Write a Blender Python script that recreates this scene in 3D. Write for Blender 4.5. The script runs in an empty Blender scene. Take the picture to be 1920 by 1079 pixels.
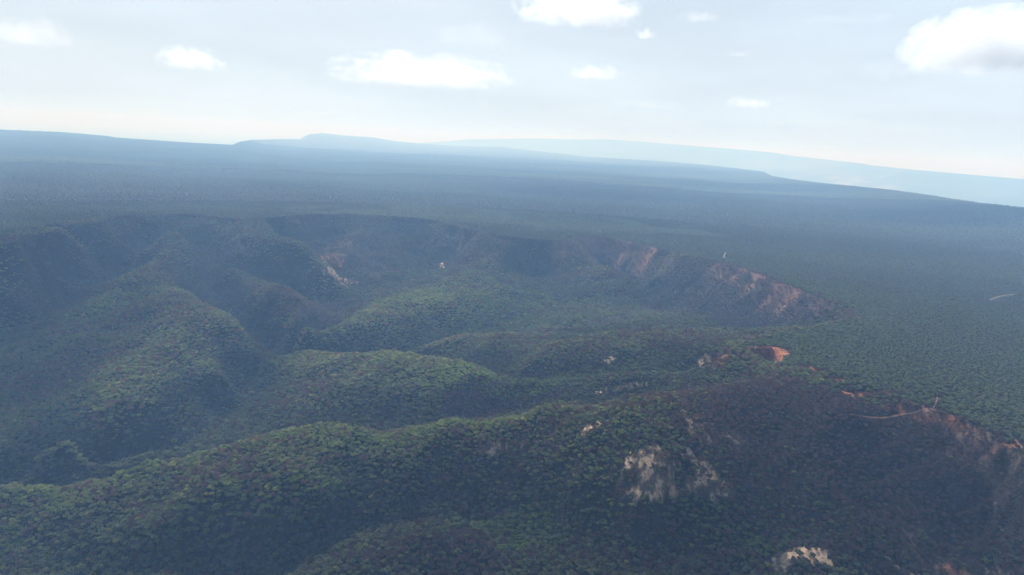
import bpy, math, random
import numpy as np
from mathutils import Vector, Matrix

R = math.radians
random.seed(7)
rng = np.random.default_rng(11)
scene = bpy.context.scene
col = scene.collection

# ---------------------------------------------------------------- camera
CAMZ = 250.0                      # metres above the plateau (plateau top is z = 0)
F = 1280.0                        # focal length in photo pixels (1920 wide): 24 mm on 36 mm
HORIZON = 262.0                   # image row of the horizon in the middle column
SLOPE = 0.053                     # the drone is banked: the horizon falls to the right
ROLL = math.atan(SLOPE)
PITCH = math.atan((539.5 - HORIZON) * math.cos(ROLL) / F)
fwd = np.array([0, math.cos(PITCH), -math.sin(PITCH)])
r0 = np.array([1.0, 0, 0]); u0 = np.array([0, math.sin(PITCH), math.cos(PITCH)])
CR = math.cos(ROLL) * r0 + math.sin(ROLL) * u0
CU = -math.sin(ROLL) * r0 + math.cos(ROLL) * u0
cam_data = bpy.data.cameras.new("camera")
cam_data.sensor_width = 36.0; cam_data.lens = 24.0
cam_data.clip_start = 1.0; cam_data.clip_end = 200000.0
cam = bpy.data.objects.new("camera", cam_data); col.objects.link(cam)
M = Matrix.Identity(4)
for i in range(3):
    M[i][0] = CR[i]; M[i][1] = CU[i]; M[i][2] = -fwd[i]
M[0][3], M[1][3], M[2][3] = 0, 0, CAMZ
cam.matrix_world = M
scene.camera = cam

# ---------------------------------------------------------------- sky and sun
SUN_AZ = R(-20.0)                 # to the left of the view direction (+Y)
SUN_EL = R(43.0)
sun_dir = Vector((math.sin(SUN_AZ) * math.cos(SUN_EL), math.cos(SUN_AZ) * math.cos(SUN_EL), math.sin(SUN_EL)))
world = bpy.data.worlds.new("World"); scene.world = world
world.use_nodes = True
wn = world.node_tree; bg = wn.nodes["Background"]
sky = wn.nodes.new("ShaderNodeTexSky"); sky.sky_type = 'NISHITA'
sky.sun_disc = False
sky.sun_elevation = SUN_EL; sky.sun_rotation = SUN_AZ
sky.altitude = 900; sky.air_density = 1.0; sky.dust_density = 1.5; sky.ozone_density = 1.0
# high thin milky veil over the clear-sky gradient, thinning towards the zenith
tcw = wn.nodes.new("ShaderNodeTexCoord"); sep = wn.nodes.new("ShaderNodeSeparateXYZ"); wn.links.new(tcw.outputs["Generated"], sep.inputs[0])
veil = wn.nodes.new("ShaderNodeMapRange"); veil.inputs[1].default_value = 0.0; veil.inputs[2].default_value = 0.75; veil.inputs[3].default_value = 0.98; veil.inputs[4].default_value = 0.15
wn.links.new(sep.outputs["Z"], veil.inputs[0])
wz = wn.nodes.new("ShaderNodeTexNoise"); wz.inputs["Scale"].default_value = 3.0; wz.inputs["Detail"].default_value = 5; wz.inputs["Roughness"].default_value = .55
wmp = wn.nodes.new("ShaderNodeMapping"); wmp.inputs["Scale"].default_value = (1, 1, 5); wn.links.new(tcw.outputs["Generated"], wmp.inputs[0]); wn.links.new(wmp.outputs[0], wz.inputs["Vector"])
wr = wn.nodes.new("ShaderNodeMapRange"); wr.inputs[1].default_value = .35; wr.inputs[2].default_value = .65; wr.inputs[3].default_value = .93; wr.inputs[4].default_value = 1.06; wn.links.new(wz.outputs["Fac"], wr.inputs[0])
vc = wn.nodes.new("ShaderNodeVectorMath"); vc.operation = 'SCALE'; vc.inputs[0].default_value = (7.5, 8.65, 9.8); wn.links.new(wr.outputs[0], vc.inputs["Scale"])
mixw = wn.nodes.new("ShaderNodeMix"); mixw.data_type = 'RGBA'; wn.links.new(veil.outputs[0], mixw.inputs["Factor"])
wn.links.new(sky.outputs[0], mixw.inputs["A"]); wn.links.new(vc.outputs[0], mixw.inputs["B"])
wn.links.new(mixw.outputs["Result"], bg.inputs[0])
bg.inputs[1].default_value = 0.06
sl = bpy.data.lights.new("sun", 'SUN'); sl.energy = 4.2; sl.angle = R(0.55); sl.color = (1.0, 0.965, 0.91)
so = bpy.data.objects.new("sun", sl); col.objects.link(so)
so.rotation_euler = sun_dir.to_track_quat('Z', 'Y').to_euler()
so.location = (0, 0, 3000)

scene.render.engine = 'CYCLES'
scene.view_settings.view_transform = 'Standard'
scene.view_settings.look = 'None'
scene.view_settings.exposure = 0.8
scene.view_settings.gamma = 1.0
cy = scene.cycles
cy.use_denoising = True; cy.denoiser = "OPENIMAGEDENOISE"; cy.denoising_input_passes = "RGB_ALBEDO_NORMAL"; cy.denoising_prefilter = "ACCURATE"; cy.use_adaptive_sampling = False
cy.max_bounces = 8; cy.diffuse_bounces = 2; cy.glossy_bounces = 1
cy.transmission_bounces = 2; cy.transparent_max_bounces = 12; cy.volume_bounces = 5
cy.volume_max_steps = 256
cy.sample_clamp_indirect = 4

# ---------------------------------------------------------------- helpers
def tag(o, label=None, cat=None, group=None, kind=None):
    if label: o['label'] = label
    if cat: o['category'] = cat
    if group: o['group'] = group
    if kind: o['kind'] = kind
    return o

def _hash(ix, iy, s):
    n = (ix.astype(np.int64) * 374761393 + iy.astype(np.int64) * 668265263 + s * 974711) & 0xffffffff
    n = ((n ^ (n >> 13)) * 1274126177) & 0xffffffff
    n = (n ^ (n >> 16)) & 0xffffffff
    return n / 4294967295.0

def vnoise(x, y, s=0):
    ix = np.floor(x); iy = np.floor(y); fx = x - ix; fy = y - iy
    fx = fx * fx * fx * (fx * (fx * 6 - 15) + 10); fy = fy * fy * fy * (fy * (fy * 6 - 15) + 10)
    a = _hash(ix, iy, s); b = _hash(ix + 1, iy, s); c = _hash(ix, iy + 1, s); d = _hash(ix + 1, iy + 1, s)
    return (a * (1 - fx) + b * fx) * (1 - fy) + (c * (1 - fx) + d * fx) * fy      # 0..1

def fbm(x, y, wl, s=0, octs=4, gain=0.5):
    v = 0; a = 1; t = 0; f = 1.0 / wl
    for o in range(octs):
        v = v + a * (vnoise(x * f + 17.3 * o, y * f - 9.1 * o, s + o) * 2 - 1); t += a
        a *= gain; f *= 2.03
    return v / t                                                                     # about -1..1

def ss(x, a, b):
    t = np.clip((x - a) / (b - a), 0, 1)
    return t * t * (3 - 2 * t)

def ray(px, py):
    """Unit-depth world ray through a photo position."""
    u = (px - 959.5) / F; v = -(py - 539.5) / F
    return fwd + u * CR + v * CU

def at(px, py, z):
    """Where the sight line through (px,py) meets height z."""
    d = ray(px, py); t = (z - CAMZ) / d[2]
    return d[0] * t, d[1] * t

def az_of(px, py):
    d = ray(px, py); return math.atan2(d[0], d[1])

def far_z(px, py, r):
    d = ray(px, py); return CAMZ + d[2] / math.hypot(d[0], d[1]) * r

# ---------------------------------------------------------------- terrain survey
# escarpment edge of the plateau (all at plateau height)
RIM_PX = [(3600, 1500), (2600, 1080), (2200, 950), (2050, 905), (1920, 852), (1880, 836), (1830, 800), (1760, 775), (1700, 757), (1640, 735),
          (1570, 706), (1520, 696), (1480, 692), (1466, 684), (1466, 664), (1440, 652), (1400, 657), (1375, 662),
          (1390, 648), (1440, 632), (1500, 622), (1560, 612), (1604, 598), (1590, 580), (1560, 568), (1500, 545), (1440, 521), (1395, 504),
          (1345, 492), (1300, 481), (1240, 467), (1180, 453), (1130, 445), (1090, 446), (1070, 452), (1000, 448), (930, 440),
          (870, 427), (800, 413), (740, 408), (650, 404), (560, 404), (490, 412), (440, 412), (400, 406), (350, 402), (270, 401), (180, 405),
          (100, 418), (40, 432), (0, 446), (-80, 452), (-220, 440), (-420, 430)]
rim = np.array([at(px, py, 0.0) for px, py in RIM_PX])
rim = np.vstack([rim, [[-6000, 3500], [-9000, 1500], [-9000, -6000], [5000, -6000], [5000, -2500]]])

CTRL = []
def line(*pts, n=3):
    """A crest or stream line: survey points, densified in world space."""
    w = [(*at(px, py, z), z) for px, py, z in pts]
    for a, b in zip(w[:-1], w[1:]):
        for k in range(n):
            t = k / n
            CTRL.append(tuple(a[i] * (1 - t) + b[i] * t for i in range(3)))
    CTRL.append(w[-1])
def pts(*p):
    for px, py, z in p: CTRL.append((*at(px, py, z), z))

# main valley (stream) and its head gully
line((600, 497, -85), (640, 525, -102), (650, 560, -120), (640, 590, -135), (590, 627, -158), (545, 671, -178), (450, 736, -192),
     (350, 803, -202), (240, 854, -210), (120, 890, -218), (0, 923, -226), (-200, 982, -234))
line((500, 425, -30), (540, 452, -55), (575, 475, -72), (600, 497, -85))
line((870, 450, -40), (845, 485, -68), (825, 512, -84), (740, 538, -102), (665, 566, -122))
line((790, 440, -38), (740, 462, -58), (690, 490, -80), (645, 522, -100))
# spur S1
line((1000, 500, -68), (900, 520, -74), (830, 540, -84), (765, 563, -97), (700, 585, -108), (640, 610, -120), (590, 632, -134), (555, 652, -150))
# valley V1 (drains the large amphitheatre)
line((1440, 596, -50), (1370, 600, -66), (1300, 598, -78), (1220, 588, -88), (1150, 585, -97), (1050, 590, -108), (960, 603, -122), (850, 634, -140),
     (775, 672, -156), (720, 684, -163), (650, 684, -170), (590, 680, -175), (550, 672, -178))
# amphitheatre floor
pts((1200, 545, -76), (1300, 545, -62), (1100, 540, -80), (1180, 510, -68), (1250, 510, -58), (1050, 560, -98), (950, 560, -95), (860, 590, -108),
    (1340, 565, -62), (1400, 575, -52), (1450, 575, -40), (1500, 590, -32), (1540, 588, -20), (1150, 480, -50), (1000, 470, -45), (930, 470, -58), (960, 500, -64))
line((1078, 450, -4), (1102, 476, -26), (1130, 500, -44), (1180, 530, -66))
line((1095, 452, -18), (1150, 486, -50), (1210, 520, -68))
# spur A
line((1520, 619, -3), (1440, 622, -14), (1370, 620, -28), (1300, 620, -42), (1200, 622, -58), (1100, 631, -73), (1030, 640, -82), (960, 642, -92), (850, 635, -107),
     (800, 650, -122), (768, 668, -138))
# notch gulch V2
line((1440, 688, -19), (1385, 694, -32), (1330, 694, -42), (1230, 695, -58), (1140, 699, -74), (1060, 706, -91), (960, 716, -112), (880, 708, -132), (800, 688, -150), (740, 686, -161))
pts((1440, 668, -9), (1420, 668, -14), (1380, 675, -24), (1458, 684, -10))
line((1330, 668, -28), (1250, 668, -44), (1150, 672, -60), (1060, 684, -78), (970, 692, -95))
# spur S2
line((1400, 706, -14), (1300, 704, -32), (1230, 708, -46), (1180, 713, -56), (1120, 718, -68), (1060, 722, -82), (960, 718, -95), (880, 692, -101), (800, 675, -107), (720, 667, -114),
     (640, 663, -124), (575, 667, -137), (530, 676, -150), (490, 690, -163))
line((740, 712, -122), (680, 722, -131), (620, 736, -141), (540, 760, -155), (480, 790, -169), (430, 800, -178))
line((650, 700, -134), (570, 726, -151), (500, 757, -167))
# gully V3 between S2 and S4
line((1230, 727, -52), (1180, 738, -63), (1080, 757, -86), (1010, 768, -102), (960, 776, -116), (900, 796, -126), (850, 802, -136), (700, 824, -156), (560, 814, -163), (450, 832, -175), (350, 864, -187), (250, 893, -202), (120, 915, -212), (0, 936, -220))
# small rib beside the stream
line((380, 838, -180), (275, 859, -184), (200, 868, -190), (112, 887, -200), (37, 912, -211))
# spur S4
line((1500, 712, -2), (1400, 716, -10), (1300, 731, -22), (1200, 747, -35), (1120, 765, -50), (1040, 782, -62), (960, 795, -76), (900, 800, -88), (850, 803, -95), (760, 813, -107), (700, 820, -115),
     (650, 815, -118), (600, 808, -122), (540, 818, -130), (470, 841, -140), (350, 870, -155), (250, 892, -166), (150, 911, -176), (60, 924, -186), (0, 930, -192), (-150, 955, -202))
# valley V4 and the foreground knoll
line((1500, 1040, -86), (1400, 1043, -95), (1300, 1042, -104), (1200, 1034, -114), (1050, 1018, -131), (950, 1000, -143), (850, 984, -154), (700, 982, -168), (600, 998, -180), (500, 1032, -193), (300, 1080, -212), (50, 1135, -226))
line((1080, 1068, -125), (1000, 1026, -130), (940, 1005, -135), (870, 991, -141), (780, 992, -148), (700, 1003, -158), (640, 1028, -170), (580, 1075, -183))
line((400, 975, -166), (480, 955, -158), (580, 930, -146))
line((250, 1000, -186), (350, 985, -174))
pts((800, 1079, -160), (300, 1100, -205), (1000, 1090, -140), (700, 1150, -180), (1200, 1100, -120), (300, 950, -178), (600, 890, -140), (800, 880, -126), (1000, 870, -98), (100, 1000, -198), (0, 980, -200))
# ground right of the knoll
line((1300, 790, -29), (1262, 850, -44), (1232, 900, -62), (1205, 960, -86), (1190, 1000, -100))
line((1440, 770, -18), (1445, 820, -36), (1425, 900, -63), (1400, 980, -86), (1380, 1020, -95))
line((1590, 770, -8), (1570, 830, -27), (1535, 900, -52), (1500, 970, -75))
line((1780, 850, -25), (1720, 890, -42), (1650, 940, -60), (1570, 1000, -76), (1500, 1040, -86))
line((1990, 900, -22), (1920, 903, -30), (1820, 925, -46), (1740, 965, -62), (1680, 1010, -74), (1600, 1060, -84))
pts((1100, 900, -84), (1060, 850, -76), (1700, 1079, -88), (1900, 1079, -72), (1900, 980, -52), (1500, 1100, -98), (2100, 1000, -45), (2200, 1150, -70), (1600, 1200, -105))
# left mountain M
line((330, 440, -22), (318, 470, -42), (290, 490, -55), (268, 502, -62))
line((268, 502, -62), (300, 525, -71), (340, 548, -82), (385, 578, -97), (430, 600, -111), (462, 635, -134), (480, 668, -155))
line((268, 502, -62), (235, 535, -75), (190, 572, -90), (160, 597, -102))
line((120, 525, -98), (130, 555, -104), (95, 588, -120), (40, 622, -135), (0, 655, -146), (-100, 710, -160))
pts((265, 560, -85), (270, 600, -98), (270, 700, -133), (260, 780, -163), (150, 700, -143), (100, 780, -170), (380, 680, -138), (400, 640, -122), (0, 760, -172), (0, 850, -192), (170, 640, -118), (420, 710, -158))
line((245, 742, -140), (225, 770, -150), (160, 820, -168), (90, 855, -182))
line((200, 500, -98), (192, 532, -118), (170, 560, -128), (120, 586, -150))
# dark valleys left and right of M
line((150, 470, -85), (90, 510, -120), (50, 560, -160), (0, 600, -185), (-150, 650, -200), (-400, 760, -212))
line((380, 470, -72), (390, 505, -96), (410, 545, -120), (450, 587, -141), (491, 628, -158), (530, 664, -171))
pts((0, 500, -85), (60, 470, -62), (230, 450, -55), (430, 460, -45), (100, 445, -25))
# spurs D and E right of the hill
line((440, 416, -3), (490, 445, -22), (540, 475, -44), (580, 505, -70), (605, 535, -96))
line((425, 512, -82), (480, 524, -93), (540, 547, -107), (590, 574, -122), (620, 592, -134))
line((430, 490, -72), (500, 505, -88), (560, 530, -104), (610, 560, -122))
line((560, 625, -132), (520, 600, -124), (490, 575, -112), (470, 550, -102))
# slopes right under the rim of the far wall
pts((690, 440, -34), (650, 455, -48), (750, 425, -22), (600, 430, -38), (690, 470, -68), (900, 455, -35), (1140, 462, -28), (1240, 490, -38), (1300, 505, -38), (1380, 530, -36), (1440, 545, -30), (1500, 562, -20))
# below the steep edge towards the near right
pts((1600, 745, -8), (1700, 775, -8), (1780, 800, -9), (1860, 850, -12), (1500, 740, -8), (1640, 830, -28), (1700, 840, -28))
# beyond the frame
CTRL += [(-1200, 600, -200), (-2000, 1200, -210), (-2500, 2500, -215), (-1500, 1900, -180), (-800, 300, -212), (0, 200, -190), (600, 200, -130), (1200, 100, -60),
         (0, -800, -200), (-1500, -800, -215), (1500, -900, -120), (-3500, 500, -220), (-900, 1500, -190), (-1600, 1300, -205), (-3500, 3000, -200), (0, -2500, -200)]
for (x, y) in rim[:-5]:
    CTRL.append((x, y, 0.0))
for a, b in zip(rim[:-6], rim[1:-5]):
    if np.hypot(*(b - a)) < 400:
        CTRL.append(((a[0] + b[0]) / 2, (a[1] + b[1]) / 2, 0.0))

C = np.array(CTRL)
# drop near-duplicates
keep = []
for i, c in enumerate(C):
    if all(math.hypot(c[0] - C[j][0], c[1] - C[j][1]) > 9 for j in keep): keep.append(i)
C = C[keep]
S = 1000.0
def tps_kernel(r2): return 0.5 * r2 * np.log(r2 + 1e-12)
n = len(C)
P = C[:, :2] / S
K = tps_kernel(((P[:, None, :] - P[None, :, :]) ** 2).sum(-1)) + np.eye(n) * 2e-5
A = np.zeros((n + 3, n + 3)); A[:n, :n] = K
A[:n, n] = 1; A[:n, n + 1:] = P; A[n, :n] = 1; A[n + 1:, :n] = P.T
W = np.linalg.solve(A, np.concatenate([C[:, 2], [0, 0, 0]]))
def tps(x, y):
    out = np.empty(len(x)); x = x / S; y = y / S
    for i in range(0, len(x), 20000):
        a = x[i:i + 20000, None]; b = y[i:i + 20000, None]
        r2 = (a - P[None, :, 0]) ** 2 + (b - P[None, :, 1]) ** 2
        out[i:i + 20000] = tps_kernel(r2) @ W[:n] + W[n] + a[:, 0] * W[n + 1] + b[:, 0] * W[n + 2]
    return out

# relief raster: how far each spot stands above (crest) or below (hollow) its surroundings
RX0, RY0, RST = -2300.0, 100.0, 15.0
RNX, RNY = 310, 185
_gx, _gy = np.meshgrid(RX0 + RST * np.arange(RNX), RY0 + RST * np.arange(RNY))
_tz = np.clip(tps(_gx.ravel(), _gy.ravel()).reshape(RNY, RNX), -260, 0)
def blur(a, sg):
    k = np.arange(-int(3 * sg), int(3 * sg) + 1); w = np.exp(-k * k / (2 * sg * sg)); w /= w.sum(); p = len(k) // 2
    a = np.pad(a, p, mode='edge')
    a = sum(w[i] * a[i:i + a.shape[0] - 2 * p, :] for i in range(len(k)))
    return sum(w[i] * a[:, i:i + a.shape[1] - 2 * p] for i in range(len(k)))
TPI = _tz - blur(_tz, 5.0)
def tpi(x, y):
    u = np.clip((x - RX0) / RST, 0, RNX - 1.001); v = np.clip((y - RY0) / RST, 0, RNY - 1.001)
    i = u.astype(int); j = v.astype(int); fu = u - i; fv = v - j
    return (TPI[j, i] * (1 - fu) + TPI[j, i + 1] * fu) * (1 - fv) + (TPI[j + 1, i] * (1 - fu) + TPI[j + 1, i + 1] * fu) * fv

# signed distance to the rim and position along it
seg_a = rim; seg_b = np.roll(rim, -1, axis=0)
seg_l = np.hypot(*(seg_b - seg_a).T); seg_s = np.concatenate([[0], np.cumsum(seg_l)[:-1]])
def rim_dist(x, y):
    d = np.full(len(x), 1e9); sarc = np.zeros(len(x)); inside = np.zeros(len(x), bool)
    for a, b, l, s in zip(seg_a, seg_b, seg_l, seg_s):
        ex, ey = (b - a) / l
        t = np.clip((x - a[0]) * ex + (y - a[1]) * ey, 0, l)
        dd = np.hypot(x - a[0] - t * ex, y - a[1] - t * ey)
        m = dd < d; d[m] = dd[m]; sarc[m] = s + t[m]
        c = ((a[1] > y) != (b[1] > y))
        with np.errstate(divide='ignore', invalid='ignore'):
            xx = a[0] + (y - a[1]) / (b[1] - a[1] if b[1] != a[1] else 1e-9) * (b[0] - a[0])
        inside ^= c & (x < xx)
    return np.where(inside, d, -d), sarc

# far country: plateau outline and the mesas beyond, by bearing
EDGE = [(-900, 205, 9000, None), (-300, 225, 9000, None), (0, 243, 10000, None), (110, 248, 9600, None), (200, 256, 9300, None), (215, 259, 9000, None), (320, 266, 8600, None), (430, 273, 8300, None), (438, 273, 8400, None),
        (446, 269, 8900, 1), (456, 265.5, 9600, 1), (470, 262.5, 10500, 1), (495, 262, 12000, 1), (525, 261, 13500, 1), (562, 261, 15000, 1), (568, 257, 17000, 1), (580, 252, 17000, 1), (605, 250, 17000, 1), (640, 254, 17000, 1), (700, 258, 17000, 1),
        (740, 265, 17000, 1), (780, 269, 17000, 1), (860, 274, 17000, 1), (940, 276, 16800, 1), (1000, 283, 16000, 1), (1060, 289, 15000, 1), (1095, 294, 14000, 1), (1210, 301, 12800, 1),
        (1300, 307, 11800, 1), (1360, 313, 11000, 1), (1430, 323, 9000, 1), (1445, 331, 7700, 1), (1480, 337, 7000, 1), (1560, 347, 6200, 1), (1670, 358, 5500, 1), (1810, 378, 4600, 1), (1920, 390, 4150, 1), (2200, 425, 3600, 1), (2800, 470, 3300, 1)]
e_az = []; e_r = []; e_z = []
for px, py, r, f in EDGE:
    e_az.append(az_of(px, py))
    e_r.append(r); e_z.append(far_z(px, py, r))
e_az = np.array(e_az); e_r = np.array(e_r); e_z = np.array(e_z)
MESA = [(700, 275, 24000), (800, 268, 24000), (880, 262, 24000), (1000, 260, 24000), (1090, 262, 23500), (1130, 261, 23000), (1180, 264, 23000), (1300, 274, 22000), (1400, 282, 21000), (1460, 288, 20000), (1478, 292, 19800),
        (1560, 301, 18500), (1620, 308, 18000), (1635, 311, 18000), (1700, 318, 17000), (1790, 326, 16300), (1860, 332, 15500), (1920, 337, 15000), (2200, 352, 14000), (2800, 400, 13000)]
m_az = np.array([az_of(a, b) for a, b, c in MESA]); m_r = np.array([c for a, b, c in MESA], float); m_z = np.array([far_z(a, b, c) for a, b, c in MESA])

def height(x, y):
    x = np.asarray(x, float); y = np.asarray(y, float)
    r = np.hypot(x, y); az = np.arctan2(x, y)
    near = (r < 6500)
    # plateau top with a faint swell
    top = 3.0 * fbm(x, y, 700, 5, 3) + 9.0 * fbm(x, y, 2600, 9, 3) * ss(r, 1500, 4000)
    top = top - 16 * ss(fbm(x, y, 1500, 31, 3), 0.05, 0.5) * ss(r, 2100, 3600)
    z = top.copy()
    idx = np.where(near)[0]
    if len(idx):
        xn, yn = x[idx], y[idx]
        wx = xn + 11 * fbm(xn, yn, 70, 41, 3); wy = yn + 11 * fbm(xn, yn, 70, 51, 3)
        d, s = rim_dist(wx, wy)
        h = tps(wx, wy)
        h = h + 0.05 * tpi(xn, yn) * ss(d, 15, 90)
        # gullies and ribs running down from the edge
        ribn = np.abs(vnoise(s / 38.0, d / 260.0, 77) * 2 - 1) * 0.65 + np.abs(vnoise(s / 15.0 + 5, d / 120.0, 78) * 2 - 1) * 0.35
        prof = ss(d, 2, 35) * (1 - ss(d, 90, 260))
        h = h - 17 * (0.36 - ribn) * prof * ss(-h, 3, 30)
        h = h - 9 * ss(d, 0, 10) * (1 - ss(d, 50, 150)) * ss(vnoise(s / 90.0, s * 0, 305), 0.2, 0.55) * ss(yn, 700, 900)
        rg = 1 - np.abs(fbm(xn, yn, 130, 61, 4))
        h = h + (rg - 0.78) * 22 * ss(-h, 12, 60) * ss(d, 20, 120)
        h = h + 3.0 * fbm(xn, yn, 45, 66, 3) * ss(-h, 5, 30)
        h = np.minimum(h, top[idx] + 0.0)
        h = np.maximum(h, -262)
        w = ss(d, -3, 6)
        z[idx] = z[idx] * (1 - w) + h * w
    # far edges
    re = np.interp(az, e_az, e_r, left=e_r[0], right=e_r[-1]) * (1 + 0.02 * fbm(az * 4000, az * 0, 260, 71, 4))
    ze = np.interp(az, e_az, e_z, left=e_z[0], right=e_z[-1])
    back = np.cos(az) < 0.0
    g = ss(r / re, 0.55, 0.97)
    z = np.where(r > 2500, z * (1 - g) + ze * g, z)
    fall = ss(r / re, 1.0, 1.06) * 0.55 + ss(r / re, 1.05, 1.25) * 0.45
    low = -430 + 30 * fbm(x, y, 1500, 81, 4)
    z = z * (1 - fall) + low * fall
    rm = np.interp(az, m_az, m_r, left=60000, right=m_r[-1]); zm = np.interp(az, m_az, m_z, left=-300, right=m_z[-1])
    on = ss(az, m_az[0], m_az[1])
    q = r / rm + 0.075 * fbm(x, y, 1700, 91, 5)
    rise = (ss(q, 0.72, 0.97) * 0.55 + ss(q, 0.94, 1.0) * 0.45) * (1 - ss(r / rm, 1.02, 1.35)) * on
    rise = np.where(r > re * 1.2, rise, 0)
    z = z * (1 - rise) + zm * rise
    return z

def hit(px, py):
    """First ground point on the sight line through a photo position."""
    d = ray(px, py); t = np.geomspace(250, 40000, 2600)
    z = height(d[0] * t, d[1] * t)
    below = np.where(CAMZ + d[2] * t < z)[0]
    k = below[0] if len(below) else -1
    return d[0] * t[k], d[1] * t[k]

# ---------------------------------------------------------------- ground cover map (world metres)
# patches: (centre, half-axis along sight-perpendicular X, half-axis along Y, strength)
def blob(x, y, c, ax, ay, rot=0.0, rough=0.45, wl=None, seed=0):
    dx = x - c[0]; dy = y - c[1]; cs, sn = math.cos(rot), math.sin(rot)
    u = (dx * cs + dy * sn) / ax; v = (-dx * sn + dy * cs) / ay
    wl = wl or min(ax, ay) * 0.8
    return ss(1.15 - np.sqrt(u * u + v * v) + rough * fbm(x, y, wl, 200 + seed, 4), 0.0, 0.35)

# px, py, half width m, half depth m, rot deg, kind, strength
PATCH = [
    (1215, 855, 27, 10, 0, 'sand', .97), (1228, 905, 24, 9, 0, 'sand', .8), (1225, 880, 30, 18, 0, 'dry', .9), (1195, 862, 8, 5, 0, 'sand', .8), (1325, 888, 24, 11, -20, 'sand', .97), (1305, 905, 9, 8, 25, 'sand', .5),
    (1318, 920, 17, 7, 20, 'sand', .8), (1257, 880, 7, 7, 0, 'sand', .5), (1520, 1040, 19, 7, -6, 'sand', 1.25), (1498, 1034, 6, 7, 0, 'sand', 1.2), (1545, 1038, 7, 5, 0, 'sand', 1.2),
    (1463, 1055, 8, 10, 0, 'silt', 1.3), (1448, 1058, 9, 3, 0, 'silt', 1.0),
    (1115, 797, 13, 7, 15, 'sand', .9), (1150, 785, 40, 8, 20, 'dry', .9), (1040, 802, 60, 12, 10, 'dry', .7), (930, 843, 12, 6, 0, 'sand', .75), (985, 832, 34, 9, 0, 'dry', .7),
    (1150, 730, 36, 4.5, 12, 'sand', 1.0), (1182, 727, 20, 4, 12, 'sand', .8), (1062, 762, 20, 9, 0, 'sand', .7), (1040, 766, 26, 12, 0, 'dry', .5), (1142, 676, 10, 9, 0, 'sand', .95), (1320, 679, 12, 8, 0, 'sand', .9), (1290, 780, 20, 8, -20, 'sand', .45), (1300, 800, 14, 16, 0, 'sand', .35),
    (1375, 823, 12, 8, 0, 'sand', .5), (1330, 822, 26, 8, 0, 'sand', .3), (1655, 955, 4, 6, 0, 'dry', .6), (1580, 930, 9, 5, 0, 'red', .35), (1720, 1000, 12, 5, 0, 'silt', .4), (1905, 912, 10, 2.5, 0, 'silt', .6), (1700, 1076, 16, 4, 0, 'sand', .8), (1790, 1074, 14, 6, 0, 'red', .5), (1780, 1066, 60, 12, 0, 'dry', .8),
    (626, 508, 24, 46, 0, 'sand', .95), (648, 528, 24, 22, 0, 'sand', .95), (625, 485, 34, 40, 0, 'orange', .55), (622, 472, 60, 55, 0, 'dry', 1.1), (660, 470, 60, 40, 0, 'dry', .6),
    (828, 498, 8, 40, 0, 'sand', 1.0), (860, 468, 5, 50, -30, 'sand', .6), (575, 580, 40, 34, 0, 'dry', .7), (590, 590, 26, 20, 0, 'dry', .5),
    (1452, 668, 17, 14, 0, 'red', 1.1), (1420, 668, 26, 10, 0, 'red', .9), (1464, 672, 10, 14, 0, 'orange', 1.2), (1375, 668, 24, 8, 0, 'red', .55), (1602, 598, 13, 9, 0, 'orange', 1.1), (1555, 596, 28, 14, 0, 'dry', .6),
    (1425, 628, 30, 14, 0, 'red', .35), (1320, 628, 55, 16, 0, 'dry', .7), (1250, 630, 40, 12, 0, 'red', .25), (1520, 692, 18, 6, 0, 'red', .8), (1560, 715, 16, 6, 0, 'red', .8), (1600, 742, 12, 7, 0, 'orange', .75), (1570, 735, 24, 8, 0, 'red', .6), (1640, 738, 26, 6, 0, 'red', .7), (1690, 755, 24, 5, 0, 'red', .6),
    (1700, 773, 34, 3, 4, 'red', .6), (1670, 762, 30, 8, 0, 'red', .35), (1745, 770, 9, 4, 0, 'sand', .5), (1745, 782, 30, 8, 0, 'red', .4), (1790, 800, 20, 5, -25, 'orange', .6), (1830, 818, 30, 7, -20, 'dry', .9), (1870, 870, 20, 7, -15, 'dry', .8), (1908, 836, 5, 5, 20, 'orange', .9), (1885, 836, 16, 2.5, 0, 'red', .5),
    (1362, 505, 6, 22, 10, 'red', .55), (1345, 498, 22, 8, 0, 'red', .4), (1415, 527, 9, 22, 0, 'red', .6), (1395, 512, 10, 14, 0, 'red', .4), (1448, 540, 7, 20, 10, 'red', .75), (1442, 550, 5, 14, 0, 'red', .6), (1490, 551, 9, 10, 0, 'red', .6), (1540, 578, 14, 20, 0, 'red', .3),
    (1190, 485, 9, 9, 0, 'sand', .3), (1240, 503, 9, 7, 0, 'sand', .3), (1290, 545, 9, 7, 0, 'sand', .3),
    (1100, 480, 6, 60, 24, 'sand', .35), (840, 470, 30, 40, 0, 'dry', .5),
    (205, 650, 9, 5, 0, 'sand', .4), (212, 772, 16, 3, 35, 'silt', .5), (160, 815, 16, 3, 30, 'silt', .4), (645, 672, 14, 8, 0, 'silt', .3), (560, 590, 18, 14, 0, 'sand', .2),
]
PATCHW = []
for i, (px, py, ax, ay, rot, kind, st) in enumerate(PATCH):
    c = hit(px, py)
    rr = math.atan2(c[0], c[1])
    PATCHW.append((c, ax, ay, R(rot) - rr, kind, st, i))

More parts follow.
